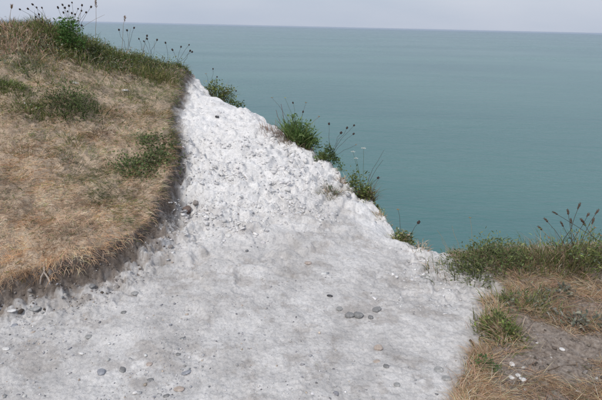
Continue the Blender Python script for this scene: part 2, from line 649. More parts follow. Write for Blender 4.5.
def blades(base, az, el, length, width, bend, col, wprof=GRASS_W, tipcol=None):
    """flat ribbons: base N*3, azimuth, start elevation, length, width, bend (radians lost by the tip), colour N*3"""
    n = len(base)
    base = np.asarray(base, float)
    bc = lambda a: np.broadcast_to(np.asarray(a, float), (n,))
    az, el, length, width, bend = map(bc, (az, el, length, width, bend))
    side = np.stack([-np.sin(az), np.cos(az), np.zeros(n)], 1)
    tw = rng.normal(0, .5, n)
    V = np.zeros((n, 7, 3))
    p = base.copy()
    for k in range(4):
        e = el - bend * (k / 3.)
        d = np.stack([np.cos(az) * np.cos(e), np.sin(az) * np.cos(e), np.sin(e)], 1)
        up = np.stack([-np.cos(az) * np.sin(e), -np.sin(az) * np.sin(e), np.cos(e)], 1)
        s = side * np.cos(tw)[:, None] + up * np.sin(tw)[:, None]
        if k < 3:
            V[:, 2 * k] = p - s * (width * wprof[k] * .5)[:, None]
            V[:, 2 * k + 1] = p + s * (width * wprof[k] * .5)[:, None]
            p = p + d * (length / 3.)[:, None]
        else:
            V[:, 6] = p
    off = (np.arange(n) * 7)[:, None]
    pat = np.array([0, 1, 3, 2, 2, 3, 5, 4, 4, 5, 6])
    loops = (off + pat[None, :]).ravel()
    st = ((np.arange(n) * 11)[:, None] + np.array([0, 4, 8])[None, :]).ravel()
    tot = np.tile([4, 4, 3], n)
    c = np.repeat(np.asarray(col, float)[:, None, :], 7, 1)
    if tipcol is not None:
        w = np.array([0, 0, .3, .3, .7, .7, 1])[None, :, None]
        c = c * (1 - w) + np.asarray(tipcol)[None, None, :] * w
    return V.reshape(-1, 3), loops, st, tot, c.reshape(-1, 3)


def merge(parts):
    V, Lp, S, T, C = [], [], [], [], []
    vo = lo = 0
    for v, l, s, t, c in parts:
        V.append(v)
        Lp.append(l + vo)
        S.append(s + lo)
        T.append(t)
        C.append(c)
        vo += len(v)
        lo += len(l)
    return [np.concatenate(q) for q in (V, Lp, S, T, C)]


def blade_object(name, parts, parent=None, loc=(0, 0, 0)):
    v, l, s, t, c = merge(parts)
    me = mesh_np(name, v - np.asarray(loc)[None, :] if parent is None else v, l, s, t, col=c)
    return link(name, me, M_LEAF, parent, loc if parent is None else None)


def palette(n, cols, weights=None, jit=.16, hue=.05):
    cols = np.array(cols)
    w = np.ones(len(cols)) if weights is None else np.array(weights, float)
    k = rng.choice(len(cols), n, p=w / w.sum())
    c = cols[k] * np.exp(rng.normal(0, jit, (n, 1))) * np.exp(rng.normal(0, hue, (n, 3)))
    return np.clip(c, 0, .9)


STRAW = [(.72, .535, .385), (.62, .445, .31), (.79, .64, .49), (.51, .355, .245), (.31, .205, .145)]
GREEN = [(.145, .19, .055), (.19, .23, .07), (.105, .145, .045), (.25, .26, .10), (.095, .12, .05)]
GREYG = [(.18, .215, .14), (.235, .26, .185), (.14, .17, .11), (.30, .31, .235)]
BROWN = [(.24, .165, .12), (.17, .12, .09), (.32, .23, .165)]


def sample(n, umax=46, r0=1.4, r1=8.2, mix=.55):
    th = np.radians(rng.uniform(-umax, umax, n))
    a = np.exp(rng.uniform(math.log(r0), math.log(r1), n))
    b_ = np.sqrt(rng.uniform(r0 ** 2, r1 ** 2, n))
    r = np.where(rng.random(n) < mix, a, b_)
    return r * np.sin(th), r * np.cos(th)


def turf_grass():
    n = 520000
    x, y = sample(n, 47, 2.0, 8.0)
    k = x < -.9
    x, y = x[k], y[k]
    z, st, so, sl, rub = terrain(x, y)
    dens = .75 + fbm(x, y, 4, 3) * 1.1
    keep = (st > -.02) & (sl > -.15) & (rng.random(len(x)) < np.clip(dens, .42, 1))
    x, y, z, st = x[keep], y[keep], z[keep], st[keep]
    n = len(x)
    zz = np.clip((y - 2.6) / 3.4, 0, 1)                       # green grows thicker towards the skyline
    green = .06 + .55 * zz + .15 * sstep(.45, .8, zz) + .9 * sstep(.05, .4, fbm(x + 9, y + 2, 1.6, 4)) * (zz > .12) * .6
    green = np.clip(green + sstep(6.0, 6.6, y - x * .2 - 0) * .0, 0, .9)
    isg = rng.random(n) < green
    tuss = sstep(.0, .4, fbm(x + 4, y, 3.1, 3))
    swirl = fbm(x, y, 2.2, 3) * 5 + rng.normal(0, .9, n)
    # near the bank's rim the straw leans out over the drop
    e = .02
    gx = (signed(TURF, x + e, y) - signed(TURF, x - e, y)) / (2 * e)
    gy = (signed(TURF, x, y + e) - signed(TURF, x, y - e)) / (2 * e)
    out = np.arctan2(-gy, -gx)
    swirl = np.where(rng.random(n) < .3, rng.uniform(0, 6.3, n), swirl)
    az = np.where((st < .12) & (rng.random(n) < .75), out + rng.normal(0, .5, n), swirl)
    el = np.radians(np.abs(rng.normal(9, 11, n)) + 30 * tuss * zz)
    ln = (rng.uniform(.025, .075, n) + .03 * (st < .05) * rng.random(n)) * (1 + .7 * tuss * zz)
    wd = rng.uniform(.0016, .0034, n)
    bend = rng.uniform(.1, 1.0, n) + (st < .08) * .6
    base = np.stack([x, y, z + .002 + rng.random(n) * .012], 1)
    c = np.where(isg[:, None], palette(n, GREEN + GREYG[:2]), palette(n, STRAW, (3, 3, 1.6, 1.5, .6), hue=.03))
    tone = np.exp(fbm(x, y, 3.4, 4) * .75)[:, None]           # bleached and browner drifts
    rust = sstep(-.05, .35, fbm(x + 21, y, 2.1, 4))[:, None]
    c = np.clip(c * tone * (1 - rust * np.array([[.06, .17, .30]])), .01, .88)
    s = ~isg
    o = blade_object('dry_grass', [blades(base[s], az[s], el[s], ln[s], wd[s], bend[s], c[s])])
    tag(o, 'matted straw coloured dry grass covering the bank', 'grass', kind='stuff')
    g = isg
    o = blade_object('green_grass', [blades(base[g], az[g], el[g] * 1.5, ln[g] * .9, wd[g] * 1.3, bend[g], c[g])])
    tag(o, 'green grass growing through the straw of the bank', 'grass', kind='stuff')
    return


turf_grass()


def skyline_growth():
    """rank green growth along the crest of the bank"""
    parts = []
    for (u, v, d, cnt, sp, hh, cols) in [
            (5, 42, 6.4, 800, .34, .14, STRAW + BROWN), (28, 40, 6.5, 800, .30, .13, STRAW + BROWN + GREEN[:2]), (50, 52, 6.4, 800, .3, .15, GREEN + STRAW[:2]),
            (85, 52, 6.5, 900, .36, .17, GREEN + STRAW[:1]), (105, 56, 6.5, 800, .34, .14, GREEN), (130, 60, 6.5, 700, .34, .12, GREEN + STRAW[:1]),
            (155, 64, 6.6, 900, .3, .10, GREEN + GREYG), (60, 46, 6.5, 900, .3, .17, GREEN), (176, 70, 6.6, 500, .2, .07, GREYG + STRAW[:2]),
            (-25, 45, 6.3, 700, .35, .18, STRAW + GREEN[:2])]:
        c0 = PD(u, v, d)
        x = c0[0] + rng.normal(0, sp, cnt)
        y = c0[1] + rng.normal(0, sp * .7, cnt)
        z, st, so, sl, rub = terrain(x, y)
        k = (st > .03) & (sl > -.1)
        x, y, z = x[k], y[k], z[k]
        n = len(x)
        parts.append(blades(np.stack([x, y, z], 1), rng.uniform(0, 6.3, n), np.radians(rng.uniform(35, 88, n)), hh * rng.uniform(.4, 1.1, n),
                            rng.uniform(.003, .009, n), rng.uniform(.2, 1.3, n), palette(n, cols), BLADE_W))
    for (u, v, d, cnt, w_, hh, cols) in [(62, 52, 6.4, 500, .5, .14, GREEN), (90, 58, 6.4, 900, .6, .14, GREEN + GREYG), (112, 58, 6.5, 800, .6, .12, GREEN),
                                         (140, 64, 6.5, 700, .6, .10, GREEN + GREYG), (168, 68, 6.6, 500, .5, .08, GREYG + GREEN), (30, 50, 6.3, 500, .6, .1, GREYG + BROWN),
                                         (10, 66, 6.0, 500, .7, .08, GREYG + BROWN), (60, 66, 6.1, 600, .8, .07, GREYG + GREEN), (110, 72, 6.2, 500, .7, .06, GREYG + BROWN)]:
        c0 = PD(u, v, d)
        c0[2] = zat(c0[0], c0[1])[0]
        v_, l_, s_, t_, c_ = leafy(cnt, w_, hh, cols, (.014, .034), clumps=24, ground_base=c0, depth=w_ * .6)
        parts.append((v_ + c0[None], l_, s_, t_, c_))
    o = blade_object('crest_herbage', parts)
    tag(o, 'tangled green and tawny herbage along the crest of the bank', 'herbage', kind='stuff')




def right_grass():
    n = 120000
    th = np.radians(rng.uniform(8, 50, n))
    r = np.exp(rng.uniform(math.log(1.4), math.log(4.6), n))
    x, y = r * np.sin(th), r * np.cos(th)
    z, st, so, sl, rub = terrain(x, y)
    d = .62 + fbm(x, y, 3.2, 4) * 1.6 + sstep(.25, .0, so) * .35 + sstep(2.2, 2.8, y + .3 * x - .4) * .5
    bare = np.exp(-(((x - 1.25) / .3) ** 2 + ((y - 1.95) / .28) ** 2)) * 1.1
    k = (so > .0) & (sl > -.08) & (rng.random(n) < np.clip(d - bare, 0, 1))
    x, y, z, so = x[k], y[k], z[k], so[k]
    n = len(x)
    base = np.stack([x, y, z + rng.random(n) * .01], 1)
    az = fbm(x, y, 2.5, 3) * 6 + rng.normal(0, 1., n)
    c = np.clip(palette(n, [(.57, .40, .26), (.48, .32, .195), (.66, .52, .375), (.37, .25, .17)]) * np.exp(fbm(x, y, 4, 3) * .5)[:, None], .01, .7)
    g = rng.random(n) < np.clip(.06 + sstep(2.5, 3.1, y) * .3, 0, 1)
    c = np.where(g[:, None], palette(n, GREEN + GREYG), c)
    o = blade_object('rusty_dry_grass', [blades(base, az, np.radians(np.abs(rng.normal(18, 16, n))), rng.uniform(.04, .12, n), rng.uniform(.0014, .003, n),
                                                rng.uniform(.1, 1.0, n), c)])
    tag(o, 'rusty brown dry grass lying over the soil on the right', 'grass', kind='stuff')


right_grass()


# ------------------------------------------------------------------ stems, heads, plants
def tube(path, r0, r1, col, sides=5):
    P = np.asarray(path, float)
    n = len(P)
    V, Lp, S, T = [], [], [], []
    for k in range(n):
        d = P[min(k + 1, n - 1)] - P[max(k - 1, 0)]
        d /= np.linalg.norm(d) + 1e-9
        a = np.cross(d, [0.3, .9, .1])
        a /= np.linalg.norm(a) + 1e-9
        b_ = np.cross(d, a)
        r = r0 + (r1 - r0) * k / (n - 1)
        for q in range(sides):
            t = 2 * math.pi * q / sides
            V.append(P[k] + r * (a * math.cos(t) + b_ * math.sin(t)))
    for k in range(n - 1):
        for q in range(sides):
            q2 = (q + 1) % sides
            S.append(len(Lp))
            T.append(4)
            Lp += [k * sides + q, k * sides + q2, (k + 1) * sides + q2, (k + 1) * sides + q]
    return np.array(V), np.array(Lp), np.array(S), np.array(T), np.tile(np.array(col, float), (len(V), 1))


def stem_path(a, b_, sag=.12, n=6, jit=.006):
    a, b_ = np.asarray(a, float), np.asarray(b_, float)
    t = np.linspace(0, 1, n)[:, None]
    p = a + (b_ - a) * t
    h = np.array([b_[0] - a[0], b_[1] - a[1], 0]) * sag
    p = p - h * (np.sin(t * math.pi))
    p[1:-1] += rng.normal(0, jit, (n - 2, 3))
    return p


def head_mesh(name='seed_head', r=.0112):
    """knapweed head: a scaly cup under a frayed crown"""
    prof = [(0, -1.0), (.55, -.85), (.95, -.25), (.9, .25), (.62, .6), (.85, 1.1), (.35, .85), (0, .8)]
    S = 9
    V, Fs = [], []
    V.append((0, 0, prof[0][1] * r))
    for k in range(1, len(prof) - 1):
        for q in range(S):
            t = 2 * math.pi * q / S
            w = 1 + (.22 if (q + k) % 2 else -.08)
            V.append((prof[k][0] * r * w * math.cos(t), prof[k][0] * r * w * math.sin(t), prof[k][1] * r * (1 + .15 * ((q * 7 + k) % 3 - 1))))
    V.append((0, 0, prof[-1][1] * r))
    for q in range(S):
        Fs.append((0, 1 + (q + 1) % S, 1 + q))
    for k in range(len(prof) - 3):
        for q in range(S):
            a, b_ = 1 + k * S + q, 1 + k * S + (q + 1) % S
            Fs.append((a, b_, b_ + S, a + S))
    e = len(V) - 1
    k = len(prof) - 3
    for q in range(S):
        Fs.append((1 + k * S + q, 1 + k * S + (q + 1) % S, e))
    me = bpy.data.meshes.new(name)
    me.from_pydata(V, [], Fs)
    me.materials.append(M_HEAD)
    return me


HEAD = head_mesh()


def spike_mesh():
    v, l, s, t, c = merge([blades(np.stack([.003 * np.cos(a := rng.uniform(0, 6.3, 70)), .003 * np.sin(a), rng.uniform(-.03, .022, 70)], 1), a, rng.uniform(.7, 1.4, 70),
                                  .013, .005, .4, palette(70, [(.15, .10, .075), (.22, .15, .11), (.11, .07, .055)]), BLADE_W)])
    me = mesh_np('seed_spike', v, l, s, t, col=c)
    me.materials.append(M_LEAF)
    return me


SPIKE = spike_mesh()


def umbel_mesh(col, r=.02, n=40, name='flower_head'):
    """flat-topped cluster of tiny florets"""
    a = rng.uniform(0, 6.3, n)
    rr = r * np.sqrt(rng.random(n))
    base = np.stack([rr * np.cos(a), rr * np.sin(a), .004 - rr * rr * 6 + rng.normal(0, .0012, n)], 1)
    v, l, s, t, c = blades(base, rng.uniform(0, 6.3, n), rng.uniform(0, .6, n), .007, .006, .2, palette(n, [col], jit=.08), BLADE_W)
    me = mesh_np(name, v, l, s, t, col=c)
    me.materials.append(M_LEAF)
    return me


WHITE_UMBEL = umbel_mesh((.72, .71, .66))
YELLOW_HEAD = umbel_mesh((.62, .55, .10), .011, 24)
BUFF_HEAD = umbel_mesh((.40, .27, .13), .012, 26)


def plant(name, label, cat, base, leaf_sets, stems=(), group=None):
    """leaf_sets: list of blade tuples in plant space (already world minus base); stems: (world path end, head mesh, colour, radius)"""
    base = np.asarray(base, float)
    root = link(name, None, None, loc=base)
    tag(root, label, cat, group)
    if leaf_sets:
        v, l, s, t, c = merge(leaf_sets)
        me = mesh_np('foliage', v, l, s, t, col=c)
        link('foliage', me, M_LEAF, root)
    for (a, b_, hm, colr, rad) in stems:
        pth = stem_path(np.asarray(a) - base, np.asarray(b_) - base)
        v, l, s, t, c = tube(pth, rad * 1.25, rad * .7, colr)
        so = link('stem', mesh_np('stem', v, l, s, t, col=c, smooth=True), M_LEAF, root)
        if hm is not None:
            h = link('seed_head' if hm in (HEAD, SPIKE) else 'flower_head', hm, None, root)
            h.location = pth[-1]
            d = Vector(pth[-1] - pth[-2])
            q = d.to_track_quat('Z', 'Y') if hm in (HEAD, SPIKE) else Vector((d.x * .4, d.y * .4, 1)).to_track_quat('Z', 'Y')
            h.rotation_mode = 'QUATERNION'
            h.rotation_quaternion = q
            sc = random.uniform(.8, 1.15)
            h.scale = (sc, sc, sc * random.uniform(.9, 1.2))
    return root


def tuft(n, w, h, cols, lw=(.004, .010), prof=BLADE_W, el=(30, 88), bend=(.3, 1.4), depth=None, weights=None, ground_base=None, off=(0, 0), jit=.2, foot=.36):
    """blades rising from a small footprint, in plant space, following the ground"""
    depth = w * .6 if depth is None else depth
    x = off[0] + np.clip(rng.normal(0, w * foot, n), -w * foot * 1.9, w * foot * 1.9)
    y = off[1] + np.clip(rng.normal(0, depth * foot, n), -depth * foot * 1.9, depth * foot * 1.9)
    z = np.zeros(n)
    if ground_base is not None:
        zz = terrain(ground_base[0] + x, ground_base[1] + y)[0] - ground_base[2]
        z = np.clip(zz, -.30, .12)
    az = np.arctan2(y - off[1], x - off[0]) + rng.normal(0, .8, n)
    return blades(np.stack([x, y, z - .004], 1), az, np.radians(rng.uniform(*el, n)), h * rng.uniform(.45, 1.1, n), rng.uniform(*lw, n),
                  rng.uniform(*bend, n), palette(n, cols, weights, jit))


def leafy(n, w, h, cols, size=(.015, .035), off=(0, 0, 0), depth=None, clumps=9, ground_base=None, jit=.22, ratio=.5):
    """broad leaves gathered in clumps through a low dome"""
    depth = w * .7 if depth is None else depth
    ca = rng.uniform(0, 6.3, clumps)
    cr_ = np.sqrt(rng.random(clumps))
    cx, cy = cr_ * np.cos(ca) * w * .45, cr_ * np.sin(ca) * depth * .45
    cz = h * rng.uniform(.25, .95, clumps) * np.sqrt(np.clip(1.05 - cr_ ** 2, .1, 1))
    k = rng.integers(0, clumps, n)
    s = np.minimum(w, .5) * .13
    g3 = np.clip(rng.normal(0, 1, (n, 3)), -1.7, 1.7)
    p = np.stack([cx[k] + g3[:, 0] * s, cy[k] + g3[:, 1] * s, np.abs(cz[k] + g3[:, 2] * s * .8)], 1) + np.array(off)
    if ground_base is not None:
        zz = terrain(ground_base[0] + p[:, 0], ground_base[1] + p[:, 1])[0] - ground_base[2]
        p[:, 2] += np.clip(zz, -.12, .12)
    az = np.arctan2(p[:, 1] - off[1], p[:, 0] - off[0]) + rng.normal(0, 1.0, n)
    ln = rng.uniform(*size, n)
    tone = np.exp(rng.normal(0, .2, clumps))[k][:, None]
    return blades(p, az, rng.uniform(-.3, 1.2, n), ln, ln * ratio * rng.uniform(.7, 1.2, n), rng.uniform(.1, .9, n),
                  np.clip(palette(n, cols, None, jit) * tone, .01, .6), LEAF_W)


skyline_growth()

STEM_D = (.10, .075, .055)
STEM_G = (.12, .14, .06)
STEM_S = (.40, .30, .18)


def heads_plant(label, root_px, heads, depth, leaf_n, leaf_h, group='dried knapweed on the bank crest', cat='wildflower', cols=GREEN):
    b0 = PD(*root_px, depth)
    b0[2] = zat(b0[0], b0[1])[0]
    st = []
    for (u, v) in heads:
        d = depth + rng.uniform(-.12, .12)
        e = PD(u, v, d)
        a = b0 + np.array([rng.normal(0, .05), rng.normal(0, .05), -.01])
        a[2] = zat(a[0], a[1])[0] - .01
        st.append((a, e, HEAD, STEM_D, .0019))
        if rng.random() < .5:
            st.append((a, e + np.array([rng.normal(0, .07), rng.normal(0, .05), -abs(rng.normal(.05, .06))]), None, STEM_S, .0015))
    lv = [tuft(leaf_n, .22, leaf_h, cols, (.004, .012), ground_base=b0)] if leaf_n else []
    return plant('knapweed_plant', label, cat, b0, lv, st, group)


heads_plant('dried knapweed with dark seed heads leaning left from the bank skyline', (52, 40),
            [(20, 9.5), (28, 9), (32.7, 4.6), (36.7, 7.8), (42, 8), (36, 17), (39, 14.6), (42, 22.4)], 6.6, 120, .15)
heads_plant('dense stand of dark knapweed seed heads rising behind the round leafy bush', (76, 40),
            [(58, 7.8), (62.6, 5), (65, 8), (69, 6), (72, 2.8), (63.5, 12.8), (67.6, 11.6), (71.8, 13.3), (75, 14.6), (78, 9), (82, 5.5),
             (81.4, 11), (86, 12.5), (91, 7.1), (78, 21), (81.7, 25.7)], 6.75, 160, .18)
heads_plant('three dark knapweed heads on tall stalks beside the feathery grass plume', (126, 54), [(119, 30), (127, 30.5), (134, 28)], 6.7, 90, .12)
heads_plant('close knot of knapweed heads on the skyline right of the grass plume', (146, 58),
            [(139, 39), (144, 41.5), (147, 36), (147, 39), (157, 40)], 6.75, 90, .11)
heads_plant('knapweed heads at the far right end of the bank crest above the chalk', (178, 64),
            [(165.5, 43), (172.5, 50), (181, 47), (189, 45), (190, 51), (192, 52)], 6.75, 90, .10)

# round leafy bush on the skyline
b0 = PD(71, 46, 6.35)
b0[2] = zat(b0[0], b0[1])[0]
plant('leafy_bush', 'round bright green leafy bush on the bank skyline below the seed heads', 'bush', b0,
      [leafy(1100, .30, .40, [(.105, .20, .055), (.14, .25, .075), (.08, .15, .05)], (.022, .045), ground_base=None, clumps=22),
       tuft(60, .2, .2, GREEN)], [(b0, b0 + np.array([.02, 0, .30]), None, STEM_G, .005), (b0, b0 + np.array([-.06, .02, .27]), None, STEM_G, .004)])

# feathery grass plumes against the sea and sky
for (u, v, u2, v2, lab) in [(122, 56, 125, 17, 'single feathery grass plume standing against the sea on the bank crest'),
                            (97, 50, 96, 1, 'tall bare grass stalk reaching into the sky right of the seed heads'),
                            (10, 36, 12, 6, 'thin pale grass stalk at the left end of the bank skyline')]:
    a = PD(u, v, 6.7)
    a[2] = zat(a[0], a[1])[0]
    e = PD(u2, v2, 6.7)
    root = plant('grass_stalk', lab, 'grass stalk', a, [tuft(25, .08, .2, STRAW)], [(a, e, None, STEM_S, .0022)])
    n = 34
    t = rng.uniform(.86, 1.0, n)[:, None]
    p = (e - a) * t + rng.normal(0, .003, (n, 3))
    v_, l_, s_, t_, c_ = blades(p, rng.uniform(0, 6.3, n), rng.uniform(.8, 1.4, n), .035, .006, .3, palette(n, [(.36, .25, .17), (.28, .19, .14)]), BLADE_W)
    link('plume', mesh_np('plume', v_, l_, s_, t_, col=c_), M_LEAF, root)

# dark bush on the bank
b0 = ground(72, 110)
plant('low_bush', 'dark green low bush growing in the dry bank', 'bush', b0,
      [leafy(2300, .62, .17, [(.08, .11, .042), (.105, .14, .052), (.14, .175, .07)], (.014, .032), clumps=34, depth=.45, ground_base=b0, ratio=.4),
       tuft(200, .5, .12, [(.05, .08, .03)], ground_base=b0)],
      [(b0 + np.array([rng.uniform(-.2, .2), rng.uniform(-.1, .1), 0]), b0 + np.array([rng.uniform(-.25, .25), rng.uniform(-.1, .1), .13]), None, STEM_D, .0025) for _ in range(6)])
for (u, v, w, h, cols, lab) in [
        (153, 78, .42, .15, [(.17, .19, .06), (.22, .22, .08), (.12, .15, .05), (.34, .27, .14)], 'yellow green grass tussock near the top of the bank edge'),
        (28, 68, .5, .10, GREEN + GREYG, 'grey green herb patch on the upper left of the bank'),
        (28, 112, .3, .09, GREEN + STRAW[:1], 'small green herb patch left of the dark low bush'),
        (8, 88, .34, .10, GREEN, 'green herb patch at the left border of the bank')]:
    b0 = ground(u, v)
    plant('grass_tussock' if 'tussock' in lab else 'herb_patch', lab, 'tussock' if 'tussock' in lab else 'herb', b0,
          [tuft(520, w, h, cols, (.003, .007), ground_base=b0), leafy(260, w, h * .5, cols, (.012, .028), ground_base=b0, clumps=12)])
for (u, v, w, lab) in [(137, 172, .50, 'flat patch of dark clover leaves in the dry turf near the bank edge'),
                       (161, 148, .40, 'dark clover patch on the very rim of the bank above the chalk'),
                       (158, 164, .34, 'small clover patch between two larger ones at the bank rim')]:
    b0 = ground(u, v)
    plant('clover_patch', lab, 'clover', b0, [leafy(int(1500 * w), w, .035, [(.09, .125, .052), (.12, .16, .06), (.16, .195, .085)], (.014, .026), clumps=22,
                                                     ground_base=b0, ratio=.8)])

for (u, v, w, h, cols, lab) in [(102, 205, .16, .07, [(.30, .20, .12), (.22, .145, .09), (.40, .28, .18)], 'brown withered tuft in the pale straw of the lower bank'),
                                (97, 134, .20, .08, [(.16, .11, .085), (.24, .165, .12), (.11, .08, .06)], 'dark tuft standing in for a shaded hole below the low bush on the bank'),  # dark blades put in for the shade of a hole in the turf
                                (118, 112, .22, .08, STRAW + GREEN[:2], 'mixed straw and green tuft right of the low bush on the bank'),
                                (22, 150, .22, .07, BROWN + STRAW[:2] + GREEN[:1], 'brown grass tuft at the left middle of the bank'),
                                (66, 158, .18, .06, STRAW + GREYG[:2], 'pale grass tuft in the middle of the straw bank')]:
    b0 = ground(u, v)
    plant('withered_tuft', lab, 'tuft', b0, [tuft(260, w, h, cols, (.002, .005), ground_base=b0, el=(15, 75))])

# plants clinging to the cliff edge
def edge_base(u, v):
    return ground(u, v)


b0 = ground(210, 93)
plant('cliff_plant', 'leafy green plant behind the narrow top of the chalk ridge', 'plant', b0 + np.array([.05, .1, -.1]),
      [leafy(900, .40, .26, GREEN, (.02, .045), clumps=18, off=(.05, .05, 0)), leafy(350, .28, .12, GREEN, (.02, .04), clumps=9, off=(.26, -.08, -.08)),
       tuft(160, .3, .28, GREEN + BROWN[:2]), tuft(60, .25, .32, BROWN, (.002, .004))],
      [(b0, PD(u, v, 6.35), HEAD if k else BUFF_HEAD, STEM_D, .0015) for k, (u, v) in enumerate([(206, 74), (213, 69), (217, 77), (236, 91)])])

b0 = ground(297, 137)
plant('cliff_plant', 'bright green tufted plant with dead reddish stalks on the chalk edge', 'plant', b0,
      [tuft(420, .30, .30, [(.15, .24, .075), (.20, .29, .10), (.11, .18, .06), (.27, .32, .13)], (.007, .016), el=(45, 88), bend=(.1, .9), off=(.02, 0), foot=.2, ground_base=b0),
       leafy(900, .36, .27, [(.13, .20, .07), (.17, .25, .09), (.10, .15, .055)], (.02, .045), clumps=20, off=(.03, 0, .02), ground_base=b0),
       tuft(300, .34, .16, BROWN + [(.34, .20, .16)], (.002, .006), off=(-.16, .03), ground_base=b0),
       tuft(180, .3, .09, BROWN, (.003, .007), off=(-.02, -.08), ground_base=b0)],
      [(b0 + np.array([-.12, .03, .0]), PD(281, 104, 5.15), None, (.2, .09, .08), .003), (b0 + np.array([-.14, .03, 0]), PD(276, 110, 5.15), None, (.2, .1, .08), .003),
       (b0, PD(285, 98, 5.2), YELLOW_HEAD, STEM_G, .0016), (b0, PD(272, 98, 5.2), BUFF_HEAD, STEM_D, .0015), (b0, PD(293, 103, 5.1), HEAD, STEM_G, .0016),
       (b0, PD(306, 103, 5.1), BUFF_HEAD, STEM_D, .0015), (b0, PD(319, 117, 5.0), BUFF_HEAD, (.3, .15, .13), .002), (b0, PD(303, 112, 5.0), HEAD, STEM_G, .0016)])

b0 = ground(326, 157)
plant('cliff_plant', 'small dark green plant below the bright tuft with slanting knapweed stalks', 'plant', b0,
      [leafy(760, .26, .17, [(.10, .15, .055), (.135, .19, .075), (.08, .12, .05)], (.015, .035), clumps=12, off=(.03, .02, 0), ground_base=b0), tuft(90, .16, .15, GREEN, foot=.2)],
      [(b0 + np.array([.05, 0, .02]), PD(u, v, 4.7), HEAD, STEM_D, .0016) for (u, v) in [(347, 128), (341, 133), (354, 125.5), (353.5, 134), (329, 124)]]
      + [(b0 + np.array([.06, 0, .0]), PD(356, 145, 4.65), BUFF_HEAD, STEM_D, .0015)])

b0 = ground(363, 191)
plant('cliff_plant', 'trailing edge plant with flat white flower heads at mid edge', 'plant', b0,
      [leafy(760, .26, .22, GREEN, (.015, .038), clumps=16, off=(-.04, .02, .02), ground_base=b0), leafy(560, .26, .14, GREEN + BROWN[:1], (.015, .035), clumps=11, off=(.05, -.07, -.03), ground_base=b0),
       tuft(140, .26, .26, GREEN + BROWN, (.002, .006), foot=.18), tuft(100, .2, .14, BROWN, (.002, .005), off=(.06, -.03), foot=.2)],
      [(b0, PD(356, 158.5, 4.35), WHITE_UMBEL, STEM_G, .0016), (b0, PD(363.5, 148.5, 4.4), WHITE_UMBEL, STEM_G, .0016), (b0, PD(353, 152, 4.4), WHITE_UMBEL, STEM_G, .0016),
       (b0, PD(383, 160, 4.3), None, STEM_D, .0018), (b0, PD(384, 150, 4.3), None, STEM_D, .0016), (b0, PD(378, 178, 4.3), HEAD, STEM_D, .0018)])

b0 = ground(332, 193)
plant('grass_tuft', 'little brown and green tuft rooted in the bare chalk slope', 'tuft', b0,
      [tuft(170, .15, .13, GREYG + BROWN + STRAW[:1], (.002, .005), ground_base=b0), leafy(120, .13, .06, GREYG, (.01, .022), ground_base=b0)])

b0 = ground(402, 237)
plant('cliff_plant', 'lowest small green plant on the chalk edge above the corner', 'plant', b0,
      [leafy(520, .20, .10, GREEN + STRAW[:1], (.012, .03), clumps=12, off=(.01, .02, 0), ground_base=b0), tuft(160, .2, .12, GREEN + STRAW[:2], (.002, .005), foot=.2)],
      [(b0, PD(398, 210, 3.7), BUFF_HEAD, STEM_D, .0016), (b0 + np.array([.04, .02, 0]), PD(418.5, 222.5, 3.7), HEAD, STEM_D, .0018)])

b0 = ground(339, 172)
plant('moss_tuft', 'tiny green sprig on the chalk rim between two edge plants', 'sprig', b0, [leafy(90, .09, .04, GREEN, (.008, .018), clumps=5)])

for (u, v, w_, n_, cc, lab) in [(312, 147, .16, 110, GREEN + BROWN, 'thin sprig on the rim between the bright tuft and the small dark plant'),
                               (345, 172, .14, 90, BROWN + STRAW[:2], 'dead brown sprig on the rim above the white flowered plant'),
                               (385, 214, .16, 110, STRAW + GREEN[:2], 'strawy sprig on the rim below the white flowered plant'),
                               (421, 243, .14, 80, STRAW + GREYG, 'wispy straw sprig on the rim left of the low spreading bush')]:
    b0 = ground(u, v)
    plant('rim_sprig', lab, 'sprig', b0, [tuft(n_, w_, .10, cc, (.002, .005), ground_base=b0, foot=.3), leafy(n_ // 2, w_, .05, cc, (.01, .022), clumps=6, ground_base=b0)])

# right-hand bank
b0 = ground(488, 265)
plant('low_bush', 'low spreading green bush on the edge at the corner of the chalk', 'bush', b0,
      [leafy(2500, .60, .15, [(.125, .16, .06), (.165, .20, .08), (.095, .125, .05), (.23, .245, .115)], (.012, .032), clumps=44, depth=.30, ratio=.38, ground_base=b0),
       tuft(420, .62, .14, GREEN + GREYG, (.003, .007), depth=.3, ground_base=b0), tuft(260, .66, .11, STRAW + BROWN, (.002, .004), depth=.3, ground_base=b0)],
      [(b0 + np.array([-.2, 0, 0]), PD(452, 226, 3.6), None, STEM_S, .0013), (b0 + np.array([-.22, 0, 0]), PD(441, 238, 3.6), None, STEM_S, .0013),
       (b0 + np.array([-.1, 0, 0]), PD(470, 218, 3.6), BUFF_HEAD, STEM_S, .0013), (b0 + np.array([-.22, .03, 0]), PD(437, 230, 3.6), None, STEM_S, .0012)])

